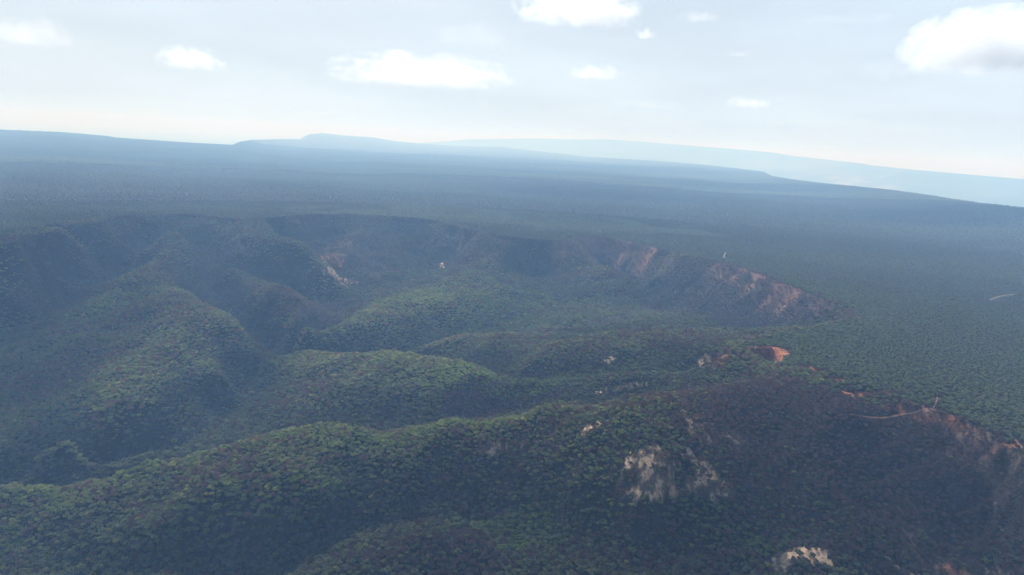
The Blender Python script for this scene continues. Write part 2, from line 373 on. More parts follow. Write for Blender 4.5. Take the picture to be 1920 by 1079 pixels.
# bare grey-brown deciduous woods and greener woods: (px, py, half width m, half depth m, amount)
WOODS = [(1600, 840, 150, 80, .95), (1450, 800, 110, 70, .75), (1750, 850, 90, 60, .9), (1350, 740, 110, 55, .6), (1500, 740, 90, 50, .7), (1850, 960, 110, 60, .75), (1700, 1060, 130, 50, .75), (1650, 920, 70, 50, .5),
         (900, 745, 60, 38, .9), (1000, 770, 50, 20, .5), (640, 960, 60, 40, .25), (840, 930, 70, 40, .5), (870, 1040, 90, 30, .65), (700, 1040, 70, 30, .5), (560, 560, 110, 70, .75), (120, 700, 120, 70, .45), (250, 600, 120, 90, .4), (330, 900, 120, 40, .4), (100, 960, 110, 40, .45),
         (640, 700, 60, 30, .25), (650, 780, 60, 24, .3), (1450, 575, 110, 120, .8), (1340, 540, 130, 120, .65), (1200, 490, 160, 90, .6), (1330, 640, 100, 40, .5), (1080, 650, 110, 40, .35), (1120, 760, 60, 30, .6), (900, 470, 150, 100, .5), (700, 490, 120, 80, .6), (640, 450, 120, 60, .5), (450, 570, 80, 60, .5), (1000, 460, 120, 60, .6),
         (1280, 1040, 80, 26, .6), (1100, 1040, 60, 26, .35), (960, 860, 60, 30, .3), (1240, 890, 60, 40, .4), (300, 470, 150, 60, .4), (130, 560, 80, 70, .6), (30, 450, 90, 40, .8), (450, 760, 80, 40, .3)]
WOODW = [(hit(px, py), ax, ay, st, i) for i, (px, py, ax, ay, st) in enumerate(WOODS)]
GREEN = [(1020, 1020, 60, 30, 1.1), (900, 995, 60, 14, .9), (560, 935, 60, 20, .7), (1390, 1010, 60, 18, .7), (800, 808, 150, 16, .6), (620, 812, 60, 14, .5), (900, 700, 90, 30, .7), (980, 720, 80, 22, .8), (760, 670, 80, 24, .5), (1000, 580, 240, 120, .5), (250, 900, 130, 20, .55), (60, 925, 80, 18, .5), (1300, 980, 100, 30, .35),
         (1120, 880, 60, 60, .35), (540, 710, 60, 40, .3), (400, 985, 80, 20, .5), (1560, 980, 80, 20, .4), (900, 630, 60, 40, .6), (1150, 700, 90, 16, .5), (660, 590, 80, 30, .5), (170, 590, 60, 30, .4)]
GREENW = [(hit(px, py), ax, ay, st, i) for i, (px, py, ax, ay, st) in enumerate(GREEN)]

def near_idx(x, y, c, ax, ay, k=2.0):
    rad = max(ax, ay) * k
    return np.where((np.abs(x - c[0]) < rad) & (np.abs(y - c[1]) < rad))[0]

def cover(x, y):
    """bare soil (sand, silt, red, dry) and how leafless / how lush the wood is, 0..1 each."""
    m = {k: np.zeros(len(x)) for k in ('sand', 'silt', 'red', 'orange', 'dry', 'bare', 'lush')}
    for c, ax, ay, rot, kind, st, i in PATCHW:
        j = near_idx(x, y, c, ax, ay)
        if len(j): m[kind][j] = np.maximum(m[kind][j], st * blob(x[j], y[j], c, ax, ay, rot, 0.7, max(4.0, min(ax, ay) * 0.7), i))
    for key, lst in (('bare', WOODW), ('lush', GREENW)):
        for c, ax, ay, st, i in lst:
            j = near_idx(x, y, c, ax, ay)
            if len(j):
                rr = -math.atan2(c[0], c[1])
                m[key][j] = np.maximum(m[key][j], st * blob(x[j], y[j], c, ax, ay, rr, 0.8, 60, 60 + i))
    return m

# ---------------------------------------------------------------- ground mesh
def axis(parts):
    out = []
    for a, b, n_ in parts: out.append(np.linspace(a, b, n_, endpoint=False))
    return np.concatenate(out)
th = axis([(-math.pi, -0.9, 60), (-0.9, -0.72, 40), (-0.72, 0.74, 1250), (0.74, 0.95, 40), (0.95, math.pi, 60)])
rr = np.concatenate([np.geomspace(2, 380, 40, endpoint=False), np.geomspace(380, 2400, 640, endpoint=False), np.geomspace(2400, 26000, 330, endpoint=False), np.geomspace(26000, 75000, 16)])
TH, RR = np.meshgrid(th, rr)
gx = (np.sin(TH) * RR).ravel(); gy = (np.cos(TH) * RR).ravel()
gz = height(gx, gy)
nr, nt = RR.shape
co = np.stack([gx, gy, gz], 1).astype(np.float32)
i0 = np.arange(nr - 1)[:, None] * nt; j0 = np.arange(nt)[None, :]; j1 = (j0 + 1) % nt
quads = np.stack([i0 + j0, i0 + j1, i0 + nt + j1, i0 + nt + j0], -1).reshape(-1, 4)
quads = quads[:, ::-1]

def mesh_from(name, co, faces, k, smooth=False):
    me = bpy.data.meshes.new(name)
    me.vertices.add(len(co)); me.vertices.foreach_set("co", np.ascontiguousarray(co, np.float32).ravel())
    nf = len(faces)
    me.loops.add(nf * k); me.loops.foreach_set("vertex_index", np.ascontiguousarray(faces, np.int32).ravel())
    me.polygons.add(nf); me.polygons.foreach_set("loop_start", np.arange(0, nf * k, k, dtype=np.int32))
    me.polygons.foreach_set("loop_total", np.full(nf, k, np.int32))
    if smooth: me.polygons.foreach_set("use_smooth", np.ones(nf, bool))
    me.update(calc_edges=True)
    return me

gme = mesh_from("ground", co, quads, 4, True)
# slope for the cover map
gxg = gz.reshape(nr, nt)
dzr = np.gradient(gxg, axis=0) / np.maximum(np.gradient(RR, axis=0), 1e-3)
dzt = np.gradient(gxg, axis=1) / np.maximum(np.gradient(TH, axis=1) * RR, 1e-3)
slope = np.hypot(dzr, dzt).ravel()
grad = np.hypot(gx, gy)

SOIL = {'orange': (0.46, 0.19, 0.10), 'sand': (0.46, 0.335, 0.235), 'silt': (0.17, 0.145, 0.125), 'red': (0.26, 0.10, 0.062), 'dry': (0.10, 0.078, 0.054)}
def ground_colour(x, y, slp, r):
    m = cover(x, y)
    bb = np.clip(m['bare'], 0, 1)
    base = np.stack([0.024 + 0.004 * bb, 0.022 + 0.001 * bb, 0.017 + 0.005 * bb], 1)           # litter under the trees
    # distant woods read as canopy
    cv = fbm(x, y, 900, 121, 4); cn = fbm(x, y, 160, 131, 4)
    sv = fbm(x * 0.45 + y * 0.1, y, 420, 151, 4)
    can = 1.0 * np.stack([0.030 + 0.009 * cv + 0.006 * cn + 0.010 * sv, 0.040 + 0.011 * cv + 0.008 * cn + 0.012 * sv, 0.024 + 0.004 * cv + 0.004 * cn + 0.004 * sv], 1)
    w = ss(r, 5500, 9000)[:, None]
    c = base * (1 - w) + can * w
    brk = ss(fbm(x, y, 6.5, 141, 4), -0.12, 0.2)
    for k in ('dry', 'silt', 'red', 'orange', 'sand'):
        a = np.clip(m[k], 0, 1.3)
        a = np.clip(a * (brk * 0.85 + 0.15) + ss(a, 1.0, 1.15) * 0.6, 0, 1)[:, None]
        c = c * (1 - a) + np.array(SOIL[k]) * a
    return c
gc = np.ones((len(gx), 4), np.float32)
gc[:, :3] = ground_colour(gx, gy, slope, grad)
# red and pale rock on the steepest bits close under the edge of the plateau
nearm = np.where((grad < 3000) & (np.abs(TH.ravel()) < 0.8))[0]
dr, sr = rim_dist(gx[nearm], gy[nearm])
arc = vnoise(sr / 60.0, sr * 0, 301)
east = ss(gx[nearm], 60, 160) * ss(gy[nearm], 700, 800)
st = ss(slope[nearm], 0.5, 0.95) * ss(dr, -6, 2) * (1 - ss(dr, 30, 60)) * (0.3 * ss(arc, 0.45, 0.7) + 0.6 * east * (0.25 + 0.75 * ss(arc, 0.35, 0.7)))
st = st[:, None]
gc[nearm, :3] = gc[nearm, :3] * (1 - st) + np.array((0.175, 0.095, 0.072)) * st
# fields and a settlement on the plain beyond the plateau, sandy slopes of the far mesa
az_all = TH.ravel()
def field(px0, px1, py, dr_, seed, colr, cut, wl=500):
    a0, a1 = az_of(px0, py), az_of(px1, py)
    c0 = hit((px0 + px1) / 2, py); rc = math.hypot(*c0)
    j = np.where((az_all > a0 - .01) & (az_all < a1 + .01) & (np.abs(grad - rc) < dr_))[0]
    v = ss(fbm(gx[j], gy[j], wl, seed, 4), cut, cut + 0.2) * ss(az_all[j], a0 - .01, a0 + .02) * (1 - ss(az_all[j], a1 - .02, a1 + .01))
    v = v * (1 - ss(np.abs(grad[j] - rc), dr_ * 0.6, dr_))
    gc[j, :3] = gc[j, :3] * (1 - v[:, None]) + np.array(colr) * v[:, None]
field(1540, 1690, 344, 1300, 401, (0.30, 0.26, 0.23), 0.0, 380)
field(1440, 1600, 334, 1500, 402, (0.12, 0.11, 0.08), 0.1)
field(1560, 1720, 330, 1500, 405, (0.16, 0.12, 0.10), 0.15)
field(1100, 1900, 300, 6000, 403, (0.12, 0.11, 0.07), 0.25, 1600)
ca = gme.color_attributes.new("cover", 'FLOAT_COLOR', 'POINT')
ca.data.foreach_set("color", gc.ravel())

def new_mat(name):
    m = bpy.data.materials.new(name); m.use_nodes = True
    nt_ = m.node_tree; nt_.nodes.clear()
    out = nt_.nodes.new("ShaderNodeOutputMaterial")
    return m, nt_, out
def N(nt_, typ, **kw):
    nd = nt_.nodes.new(typ)
    for k, v in kw.items(): setattr(nd, k, v)
    return nd

gm, gt, gout = new_mat("ground_soil")
bsdf = N(gt, "ShaderNodeBsdfPrincipled"); bsdf.inputs["Roughness"].default_value = 0.95
bsdf.inputs["Specular IOR Level"].default_value = 0.1
att = N(gt, "ShaderNodeAttribute", attribute_name="cover")
geo = N(gt, "ShaderNodeNewGeometry")
n1 = N(gt, "ShaderNodeTexNoise"); n1.inputs["Scale"].default_value = 0.35; n1.inputs["Detail"].default_value = 6
n2 = N(gt, "ShaderNodeTexNoise"); n2.inputs["Scale"].default_value = 0.045; n2.inputs["Detail"].default_value = 5
gt.links.new(geo.outputs["Position"], n1.inputs["Vector"]); gt.links.new(geo.outputs["Position"], n2.inputs["Vector"])
mr = N(gt, "ShaderNodeMapRange"); mr.inputs[1].default_value = .3; mr.inputs[2].default_value = .7; mr.inputs[3].default_value = .6; mr.inputs[4].default_value = 1.35
gt.links.new(n1.outputs["Fac"], mr.inputs[0])
mr2 = N(gt, "ShaderNodeMapRange"); mr2.inputs[1].default_value = .3; mr2.inputs[2].default_value = .7; mr2.inputs[3].default_value = .8; mr2.inputs[4].default_value = 1.2
gt.links.new(n2.outputs["Fac"], mr2.inputs[0])
mul = N(gt, "ShaderNodeMath", operation='MULTIPLY'); gt.links.new(mr.outputs[0], mul.inputs[0]); gt.links.new(mr2.outputs[0], mul.inputs[1])
vm = N(gt, "ShaderNodeVectorMath", operation='SCALE'); gt.links.new(att.outputs["Color"], vm.inputs[0]); gt.links.new(mul.outputs[0], vm.inputs["Scale"])
gt.links.new(vm.outputs[0], bsdf.inputs["Base Color"])
bump = N(gt, "ShaderNodeBump"); bump.inputs["Strength"].default_value = 0.8; bump.inputs["Distance"].default_value = 2.5
gt.links.new(n1.outputs["Fac"], bump.inputs["Height"]); gt.links.new(bump.outputs[0], bsdf.inputs["Normal"])
gt.links.new(bsdf.outputs[0], gout.inputs[0])
gme.materials.append(gm)
ground = bpy.data.objects.new("ground", gme); col.objects.link(ground)
tag(ground, "rolling wooded valleys, red-edged plateau and far mesas", None, None, "structure")

# ---------------------------------------------------------------- dirt tracks draped on the ground
def track(name, label, pxs, width, mat, seed):
    P3 = [hit(px, py) for px, py in pxs]
    pl = []
    for a, b in zip(P3[:-1], P3[1:]):
        k = max(2, int(math.hypot(b[0] - a[0], b[1] - a[1]) / 3))
        for i in range(k): pl.append((a[0] + (b[0] - a[0]) * i / k, a[1] + (b[1] - a[1]) * i / k))
    pl.append(P3[-1]); pl = np.array(pl)
    for _ in range(4): pl[1:-1] = (pl[:-2] + pl[2:] + 2 * pl[1:-1]) / 4
    d = np.gradient(pl, axis=0); d /= np.hypot(*d.T)[:, None] + 1e-9
    nn = np.stack([-d[:, 1], d[:, 0]], 1)
    wv = width * (1 + 0.35 * fbm(np.arange(len(pl)) * 1.0, np.zeros(len(pl)), 6, seed, 2))
    vs = []; lanes = np.linspace(-1, 1, 5)
    for L in lanes:
        q = pl + nn * (wv * L / 2)[:, None]
        vs.append(np.column_stack([q, height(q[:, 0], q[:, 1]) + 0.35 - 0.25 * abs(L)]))
    V = np.stack(vs, 1).reshape(-1, 3); k = len(pl)
    fs = [(i * 5 + j, i * 5 + j + 1, (i + 1) * 5 + j + 1, (i + 1) * 5 + j) for i in range(k - 1) for j in range(4)]
    me = mesh_from(name, V, np.array(fs), 4, True); me.materials.append(mat)
    o = bpy.data.objects.new(name, me); col.objects.link(o)
    tag(o, label, None, None, "structure")
    return pl

def soil_mat(name, c1, c2):
    m, t, out = new_mat(name)
    b = N(t, "ShaderNodeBsdfPrincipled"); b.inputs["Roughness"].default_value = .95
    nz = N(t, "ShaderNodeTexNoise"); nz.inputs["Scale"].default_value = .25; nz.inputs["Detail"].default_value = 6
    g = N(t, "ShaderNodeNewGeometry"); t.links.new(g.outputs["Position"], nz.inputs["Vector"])
    cr = N(t, "ShaderNodeValToRGB"); cr.color_ramp.elements[0].position = .35; cr.color_ramp.elements[1].position = .65
    cr.color_ramp.elements[0].color = (*c1, 1); cr.color_ramp.elements[1].color = (*c2, 1)
    t.links.new(nz.outputs["Fac"], cr.inputs[0]); t.links.new(cr.outputs[0], b.inputs["Base Color"]); t.links.new(b.outputs[0], out.inputs[0])
    return m
red_soil = soil_mat("red_earth", (0.19, 0.095, 0.06), (0.28, 0.155, 0.10))
pale_soil = soil_mat("pale_earth", (0.11, 0.09, 0.07), (0.17, 0.135, 0.10))
tracks = []
tracks.append((track("dirt_track", "red dirt track along the plateau edge climbing to a yellowish clearing", [(1592, 778), (1620, 783), (1650, 784), (1680, 780), (1700, 775), (1725, 772), (1748, 768), (1754, 758), (1757, 746)], 1.9, red_soil, 1), 2.4))
tracks.append((track("dirt_track", "short pale track through the scrub on the open plateau", [(1853, 563), (1868, 558), (1885, 554), (1905, 552)], 2.8, pale_soil, 2), 6.0))
tracks.append((track("dirt_track", "small pale footpath at the edge of the amphitheatre", [(1366, 488), (1357, 486), (1357, 480), (1360, 474)], 2.6, pale_soil, 3), 4.0))
tracks.append((track("dirt_track", "orange track on the rim at the right border", [(1918, 843), (1908, 832), (1900, 822)], 2.6, red_soil, 4), 3.0))

# ---------------------------------------------------------------- tree models
def tint_material(name, source, fac=0.3, rough=0.8):
    m, t, out = new_mat(name)
    if source == 'instancer':
        a = N(t, "ShaderNodeAttribute", attribute_name="tint", attribute_type='INSTANCER'); cout = a.outputs["Color"]
    else:
        a = N(t, "ShaderNodeObjectInfo"); cout = a.outputs["Color"]
    tc = N(t, "ShaderNodeTexCoord")
    nz = N(t, "ShaderNodeTexNoise"); nz.inputs["Scale"].default_value = .9; nz.inputs["Detail"].default_value = 3
    t.links.new(tc.outputs["Object"], nz.inputs["Vector"])
    mp = N(t, "ShaderNodeMapRange"); mp.inputs[1].default_value = .3; mp.inputs[2].default_value = .7; mp.inputs[3].default_value = .65; mp.inputs[4].default_value = 1.35
    t.links.new(nz.outputs["Fac"], mp.inputs[0])
    sc = N(t, "ShaderNodeVectorMath", operation='SCALE'); t.links.new(cout, sc.inputs[0]); t.links.new(mp.outputs[0], sc.inputs["Scale"])
    d = N(t, "ShaderNodeBsdfDiffuse"); tr = N(t, "ShaderNodeBsdfTranslucent")
    t.links.new(sc.outputs[0], d.inputs[0]); t.links.new(sc.outputs[0], tr.inputs[0])
    mx = N(t, "ShaderNodeMixShader"); mx.inputs[0].default_value = fac
    t.links.new(d.outputs[0], mx.inputs[1]); t.links.new(tr.outputs[0], mx.inputs[2]); t.links.new(mx.outputs[0], out.inputs[0])
    return m
leaf_i = tint_material("forest_foliage", 'instancer'); leaf_o = tint_material("tree_foliage", 'object')
twig_i = tint_material("forest_twigs", 'instancer', 0.0); twig_o = tint_material("tree_twigs", 'object', 0.0)
bark = soil_mat("bark", (0.09, 0.075, 0.06), (0.19, 0.165, 0.14))

def sphere_pts(seg, rings):
    V = []; Fc = []
    for i in range(rings + 1):
        a = math.pi * i / rings
        for j in range(seg):
            b = 2 * math.pi * (j + .5 * (i % 2)) / seg
            V.append((math.sin(a) * math.cos(b), math.sin(a) * math.sin(b), math.cos(a)))
    for i in range(rings):
        for j in range(seg): Fc.append((i * seg + j, (i + 1) * seg + j, (i + 1) * seg + (j + 1) % seg, i * seg + (j + 1) % seg))
    return np.array(V), Fc

def crown_geo(rs, kind, nleaf, leaf, shell=True):
    """one crown: leafy masses on several limbs with loose leaf clumps round them, or a haze of bare twigs; about 7 m wide"""
    r = np.random.default_rng(rs)
    nl = int(r.integers(6, 10))
    lobes = []
    for k in range(nl):
        a = 2 * math.pi * k / max(nl - 1, 1) + r.uniform(-.5, .5); q = r.uniform(1.3, 2.5) if k else 0
        lobes.append((q * math.cos(a), q * math.sin(a), r.uniform(3.4, 4.7) if k else 5.0, r.uniform(1.1, 1.8)))
    V = []; Fc = []
    if kind == 'leafy' and shell:
        SV, SF = sphere_pts(9, 6)
        for (x, y, z, q) in lobes:
            b = len(V)
            jit = 1 + r.normal(size=len(SV)) * 0.13
            for p, w in zip(SV, jit): V.append(np.array([x, y, z]) + p * np.array([1, 1, .8]) * q * .86 * w)
            Fc += [tuple(b + i for i in f) for f in SF]
    for i in range(nleaf):
        cx, cy_, cz, rad = lobes[r.integers(nl)]
        if kind == 'leafy':
            nrm = r.normal(size=3); nrm[2] = nrm[2] + .35; nrm /= np.linalg.norm(nrm)
            p = np.array([cx, cy_, cz]) + nrm * rad * r.uniform(0.84, 1.12) * np.array([1, 1, .8])
            nrm2 = nrm + r.normal(size=3) * 0.3; nrm2 /= np.linalg.norm(nrm2)
            t1 = np.cross(nrm2, r.normal(size=3)); t1 /= np.linalg.norm(t1); t2 = np.cross(nrm2, t1)
            s = leaf * r.uniform(0.6, 1.3)
            b = len(V)
            V += [p - t1 * s - t2 * s * .5, p + t1 * s * .4 - t2 * s, p + t1 * s + t2 * s * .5, p - t1 * s * .3 + t2 * s]
            Fc.append((b, b + 1, b + 2, b + 3))
        else:
            dirn = np.array([cx, cy_, cz - 1.5]) + r.normal(size=3) * np.array([1.6, 1.6, .9]); dirn /= np.linalg.norm(dirn)
            p = np.array([cx, cy_, cz - .3]) + r.normal(size=3) * rad * 0.42
            L = r.uniform(.7, 1.6); w = leaf * r.uniform(.5, 1.4)
            sd = np.cross(dirn, r.normal(size=3)); sd /= np.linalg.norm(sd)
            e = p + dirn * L
            b = len(V)
            V += [p - sd * w, p + sd * w, e + sd * w * .4, e - sd * w * .4]
            Fc.append((b, b + 1, b + 2, b + 3))
    return np.array(V), Fc, lobes

def trunk_geo(lobes, r0_=0.17):
    V = []; Fc = []
    def limb(a, b, ra, rb, n=5):
        a = np.array(a, float); b = np.array(b, float); d = b - a; d /= np.linalg.norm(d)
        s = np.cross(d, [0.3, 1, 0.2]); s /= np.linalg.norm(s); t = np.cross(d, s); b0 = len(V)
        for c, q in ((a, ra), (b, rb)):
            for k in range(n): V.append(c + (s * math.cos(k * 2 * math.pi / n) + t * math.sin(k * 2 * math.pi / n)) * q)
        for k in range(n): Fc.append((b0 + k, b0 + (k + 1) % n, b0 + n + (k + 1) % n, b0 + n + k))
    limb((0, 0, -1.0), (0.1, 0.05, 2.0), r0_ * 1.3, r0_)
    limb((0.1, 0.05, 1.95), (0.0, 0.1, 4.4), r0_, r0_ * .5)
    for (x, y, z, q) in lobes[1:6]:
        limb((0.05, 0.05, 1.9), (x, y, z), r0_ * .6, r0_ * .15, 4)
    return np.array(V), Fc

def obj_mesh(name, V, Fc, mats, mi=None):
    me = mesh_from(name, V, np.array(Fc), 4, False)
    for m in mats: me.materials.append(m)
    if mi is not None: me.polygons.foreach_set("material_index", np.array(mi, np.int32))
    return me

lib = bpy.data.collections.new("forest_models")
near_models = []            # (crown mesh, trunk mesh, kind)
order = []
NLEAFY, NBARE, NFAR = 6, 4, 4
def add_model(idx, me):
    o = bpy.data.objects.new("m%02d" % idx, me); lib.objects.link(o)
for k in range(NLEAFY):
    V, Fc, lb = crown_geo(100 + k, 'leafy', 170, 0.30); TV, TF = trunk_geo(lb)
    near_models.append((obj_mesh("crown", V, Fc, [leaf_o]), obj_mesh("trunk", TV, TF, [bark]), 'leafy'))
    V2 = np.vstack([V, TV]); F2 = Fc + [tuple(i + len(V) for i in f) for f in TF]
    add_model(k, obj_mesh("forest_tree", V2, F2, [leaf_i, bark], [0] * len(Fc) + [1] * len(TF)))
for k in range(NBARE):
    V, Fc, lb = crown_geo(200 + k, 'bare', 900, 0.125); TV, TF = trunk_geo(lb, .14)
    near_models.append((obj_mesh("crown", V, Fc, [twig_o]), obj_mesh("trunk", TV, TF, [bark]), 'bare'))
    V2 = np.vstack([V, TV]); F2 = Fc + [tuple(i + len(V) for i in f) for f in TF]
    add_model(NLEAFY + k, obj_mesh("forest_tree", V2, F2, [twig_i, bark], [0] * len(Fc) + [1] * len(TF)))
for k in range(NFAR):
    V, Fc, lb = crown_geo(300 + k, 'leafy', 30, 0.45)
    add_model(NLEAFY + NBARE + k, obj_mesh("forest_tree", V, Fc, [leaf_i]))

def grove_geo(rs):
    """a clump of a dozen crowns, for woods kilometres away"""
    r = np.random.default_rng(rs); V = []; Fc = []; SV, SF = sphere_pts(6, 4)
    for k in range(15):
        x, y = r.uniform(-10.5, 10.5, 2); q = r.uniform(2.2, 3.9); z = r.uniform(2.2, 3.6); b = len(V)
        for p in SV: V.append(np.array([x, y, z]) + p * np.array([1, 1, .75]) * q * (1 + r.normal() * .12))
        Fc += [tuple(b + i for i in f) for f in SF]
    return np.array(V), Fc
for k in range(4):
    V, Fc = grove_geo(400 + k)
    add_model(NLEAFY + NBARE + NFAR + k, obj_mesh("forest_grove", V, Fc, [leaf_i]))

# ---------------------------------------------------------------- planting
def plant(r_min, r_max, step, seed):
    r = np.random.default_rng(seed)
    xs = np.arange(-r_max * .76, r_max * .78, step); ys = np.arange(max(0, r_min * .6), r_max, step)
    X, Y = np.meshgrid(xs, ys); X = X.ravel() + r.uniform(-.48, .48, X.size) * step; Y = Y.ravel() + r.uniform(-.48, .48, Y.size) * step
    q = np.hypot(X, Y); a = np.arctan2(X, Y)
    k = (q > r_min) & (q < r_max) & (a > -0.84) & (a < 0.86)
    return X[k], Y[k]
def project(x, y, z):
    dx, dy, dz = x, y, z - CAMZ
    dep = dx * fwd[0] + dy * fwd[1] + dz * fwd[2]
    u = dx * CR[0] + dy * CR[1] + dz * CR[2]; v = dx * CU[0] + dy * CU[1] + dz * CU[2]
    return 959.5 + F * u / dep, 539.5 - F * v / dep, dep

def wood(x, y, far=False, seed=0):
    r = np.random.default_rng(seed)
    z = height(x, y)
    m = cover(x, y)
    e = 2.0
    gxs = (height(x + e, y) - height(x - e, y)) / (2 * e); gys = (height(x, y + e) - height(x, y - e)) / (2 * e)
    slp = np.hypot(gxs, gys)
    dens = 1 - 0.60 * np.clip(m['sand'] * 1.0, 0, 1.38) - 0.7 * np.clip(m['silt'], 0, 1.38) - 0.62 * np.clip(m['red'], 0, 1.5) - 0.7 * np.clip(m['orange'], 0, 1.38) - 0.3 * np.clip(m['dry'], 0, 1)
    dens = dens * (1 - ss(np.hypot(x, y), 8500, 9800))
    dens = dens * (1 - 0.35 * ss(slp, 1.0, 1.6))
    dd0, _ = rim_dist(x, y)
    wall = ss(slp, 0.55, 0.95) * ss(dd0, 0, 4) * (1 - ss(dd0, 30, 60)) * ss(x, 60, 160) * ss(y, 700, 800)
    dens = dens * (1 - 0.3 * wall)
    keep = r.uniform(size=len(x)) < dens
    for pl, w in tracks:
        near = np.where((np.abs(x - pl[:, 0].mean()) < 200) & (np.abs(y - pl[:, 1].mean()) < 200))[0]
        if len(near):
            dd = np.min(np.hypot(x[near, None] - pl[None, :, 0], y[near, None] - pl[None, :, 1]), 1)
            keep[near[dd < w]] = False
    d = dd0
    px, py, dep = project(x, y, z + 3)
    keep &= (px > -330) & (px < 2250) & (py < 1330) & (dep > 0)
    x, y, z, d, slp, wall = x[keep], y[keep], z[keep], d[keep], slp[keep], wall[keep]; m = {k: v[keep] for k, v in m.items()}
    n_ = len(x)
    plat = ss(-d, -4, 10)                                     # 1 on the plateau, 0 in the valleys
    # leafless share
    bp = 0.16 + 0.34 * ss(fbm(x, y, 110, 501, 4), -0.1, 0.5) + 0.0 * x
    bp = bp * (1 - plat) + 0.05 * plat
    bp = np.maximum(bp, m['bare'] * (1 - plat)); bp = np.maximum(bp, 0.85 * wall); bp = np.maximum(bp, 0.7 * np.clip(m['dry'], 0, 1)); bp = np.maximum(bp, 0.6 * np.clip(m['red'] * 2, 0, 1))
    bp = bp * (1 - 0.85 * np.clip(m['lush'], 0, 1)) * (1 - 0.5 * ss(-z, 150, 200))
    bare = r.uniform(size=n_) < bp
    # size: full woodland in the valleys, low even scrub on the plateau and the burnt slopes
    scl = r.uniform(0.46, 0.96, n_) * (1 + 0.25 * ss(-z, 60, 180))
    scl *= (1 - plat) + plat * (0.62 + 0.18 * (1 - ss(-d, 0, 120)))
    scl *= 1 - 0.32 * np.clip(m['bare'], 0, 1) * (1 - plat)
    big = r.uniform(size=n_) < 0.04; scl[big] *= 1.4
    # colours
    g = fbm(x, y, 60, 511, 3) * 0.6 + r.normal(size=n_) * 0.65
    lush = np.clip(m['lush'], 0, 1) * r.uniform(0.3, 1.1, n_)
    cr = np.stack([0.072 + 0.016 * g, 0.088 + 0.018 * g, 0.050 + 0.006 * g], 1)
    cr = cr * (1 - lush[:, None]) + np.stack([0.082 + 0.012 * g, 0.120 + 0.015 * g, 0.040 + 0.003 * g], 1) * lush[:, None]
    yel = (r.uniform(size=n_) < 0.035) & (~bare)
    cr[yel] = np.array((0.125, 0.130, 0.048)) * r.uniform(.8, 1.1, (yel.sum(), 1))
    sv = fbm(x * 0.45 + y * 0.1, y, 420, 151, 4)
    pc = np.stack([0.072 + 0.006 * g + 0.040 * sv, 0.092 + 0.008 * g + 0.045 * sv, 0.056 + 0.003 * g + 0.018 * sv], 1)
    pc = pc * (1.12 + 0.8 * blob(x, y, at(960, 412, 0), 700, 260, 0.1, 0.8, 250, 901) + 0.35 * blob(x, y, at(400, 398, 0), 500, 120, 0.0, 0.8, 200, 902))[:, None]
    cr = cr * (1 - plat[:, None]) + pc * plat[:, None]
    bc = np.stack([0.118 + 0.018 * g, 0.082 + 0.013 * g, 0.086 + 0.013 * g], 1)
    cr[bare] = bc[bare]
    # relief shading painted into tree colour: darker hollows, lighter crests with yellower growth
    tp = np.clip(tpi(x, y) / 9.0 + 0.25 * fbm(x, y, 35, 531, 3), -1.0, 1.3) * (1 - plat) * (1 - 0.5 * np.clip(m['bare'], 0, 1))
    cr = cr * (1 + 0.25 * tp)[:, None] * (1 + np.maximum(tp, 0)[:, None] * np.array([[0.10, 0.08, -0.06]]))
    # sunlight painted into tree colour on basin, left mountain, spur; shade on nearest slopes
    light_mul = 1 + 0.40 * blob(x, y, at(930, 560, -95), 420, 260, 0, 0.5, 200, 905) + 0.25 * blob(x, y, at(260, 640, -115), 260, 230, 0, 0.5, 150, 906) + 0.3 * blob(x, y, at(720, 690, -115), 260, 90, 0, 0.5, 120, 907)
    light_mul = light_mul * (0.78 + 0.22 * ss(np.hypot(x, y), 640, 860))
    cr = np.clip(cr * light_mul[:, None] * np.array([[1.6, 1.55, 1.5]]), 0.014, 0.5)
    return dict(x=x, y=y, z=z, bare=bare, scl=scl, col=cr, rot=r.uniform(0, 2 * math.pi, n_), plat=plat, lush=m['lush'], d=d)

x1, y1 = plant(330, 1500, 4.3, 1)
x2, y2 = plant(1500, 2500, 5.8, 2)
x3, y3 = plant(2500, 4500, 10.5, 3)
x4, y4 = plant(330, 1250, 3.9, 4)
W4 = wood(x4, y4, seed=8); W4['scl'] *= 0.42; W4['col'] *= 0.85
x5, y5 = plant(4500, 9800, 19.0, 9)
W5 = wood(x5, y5, True, 10); W5['scl'] = 0.9 + 0.25 * rng.uniform(size=len(W5['x']))
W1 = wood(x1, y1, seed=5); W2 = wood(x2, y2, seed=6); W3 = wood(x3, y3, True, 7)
W3['scl'] *= 1.5

# the 300 trees that show largest, one by one
px, py, dep = project(W1['x'], W1['y'], W1['z'] + 4.5)
size = W1['scl'] / dep
size[(px < 8) | (px > 1912) | (py > 1068)] = 0
top300 = np.argsort(-size)[:300]
sel = np.zeros(len(px), bool); sel[top300] = True

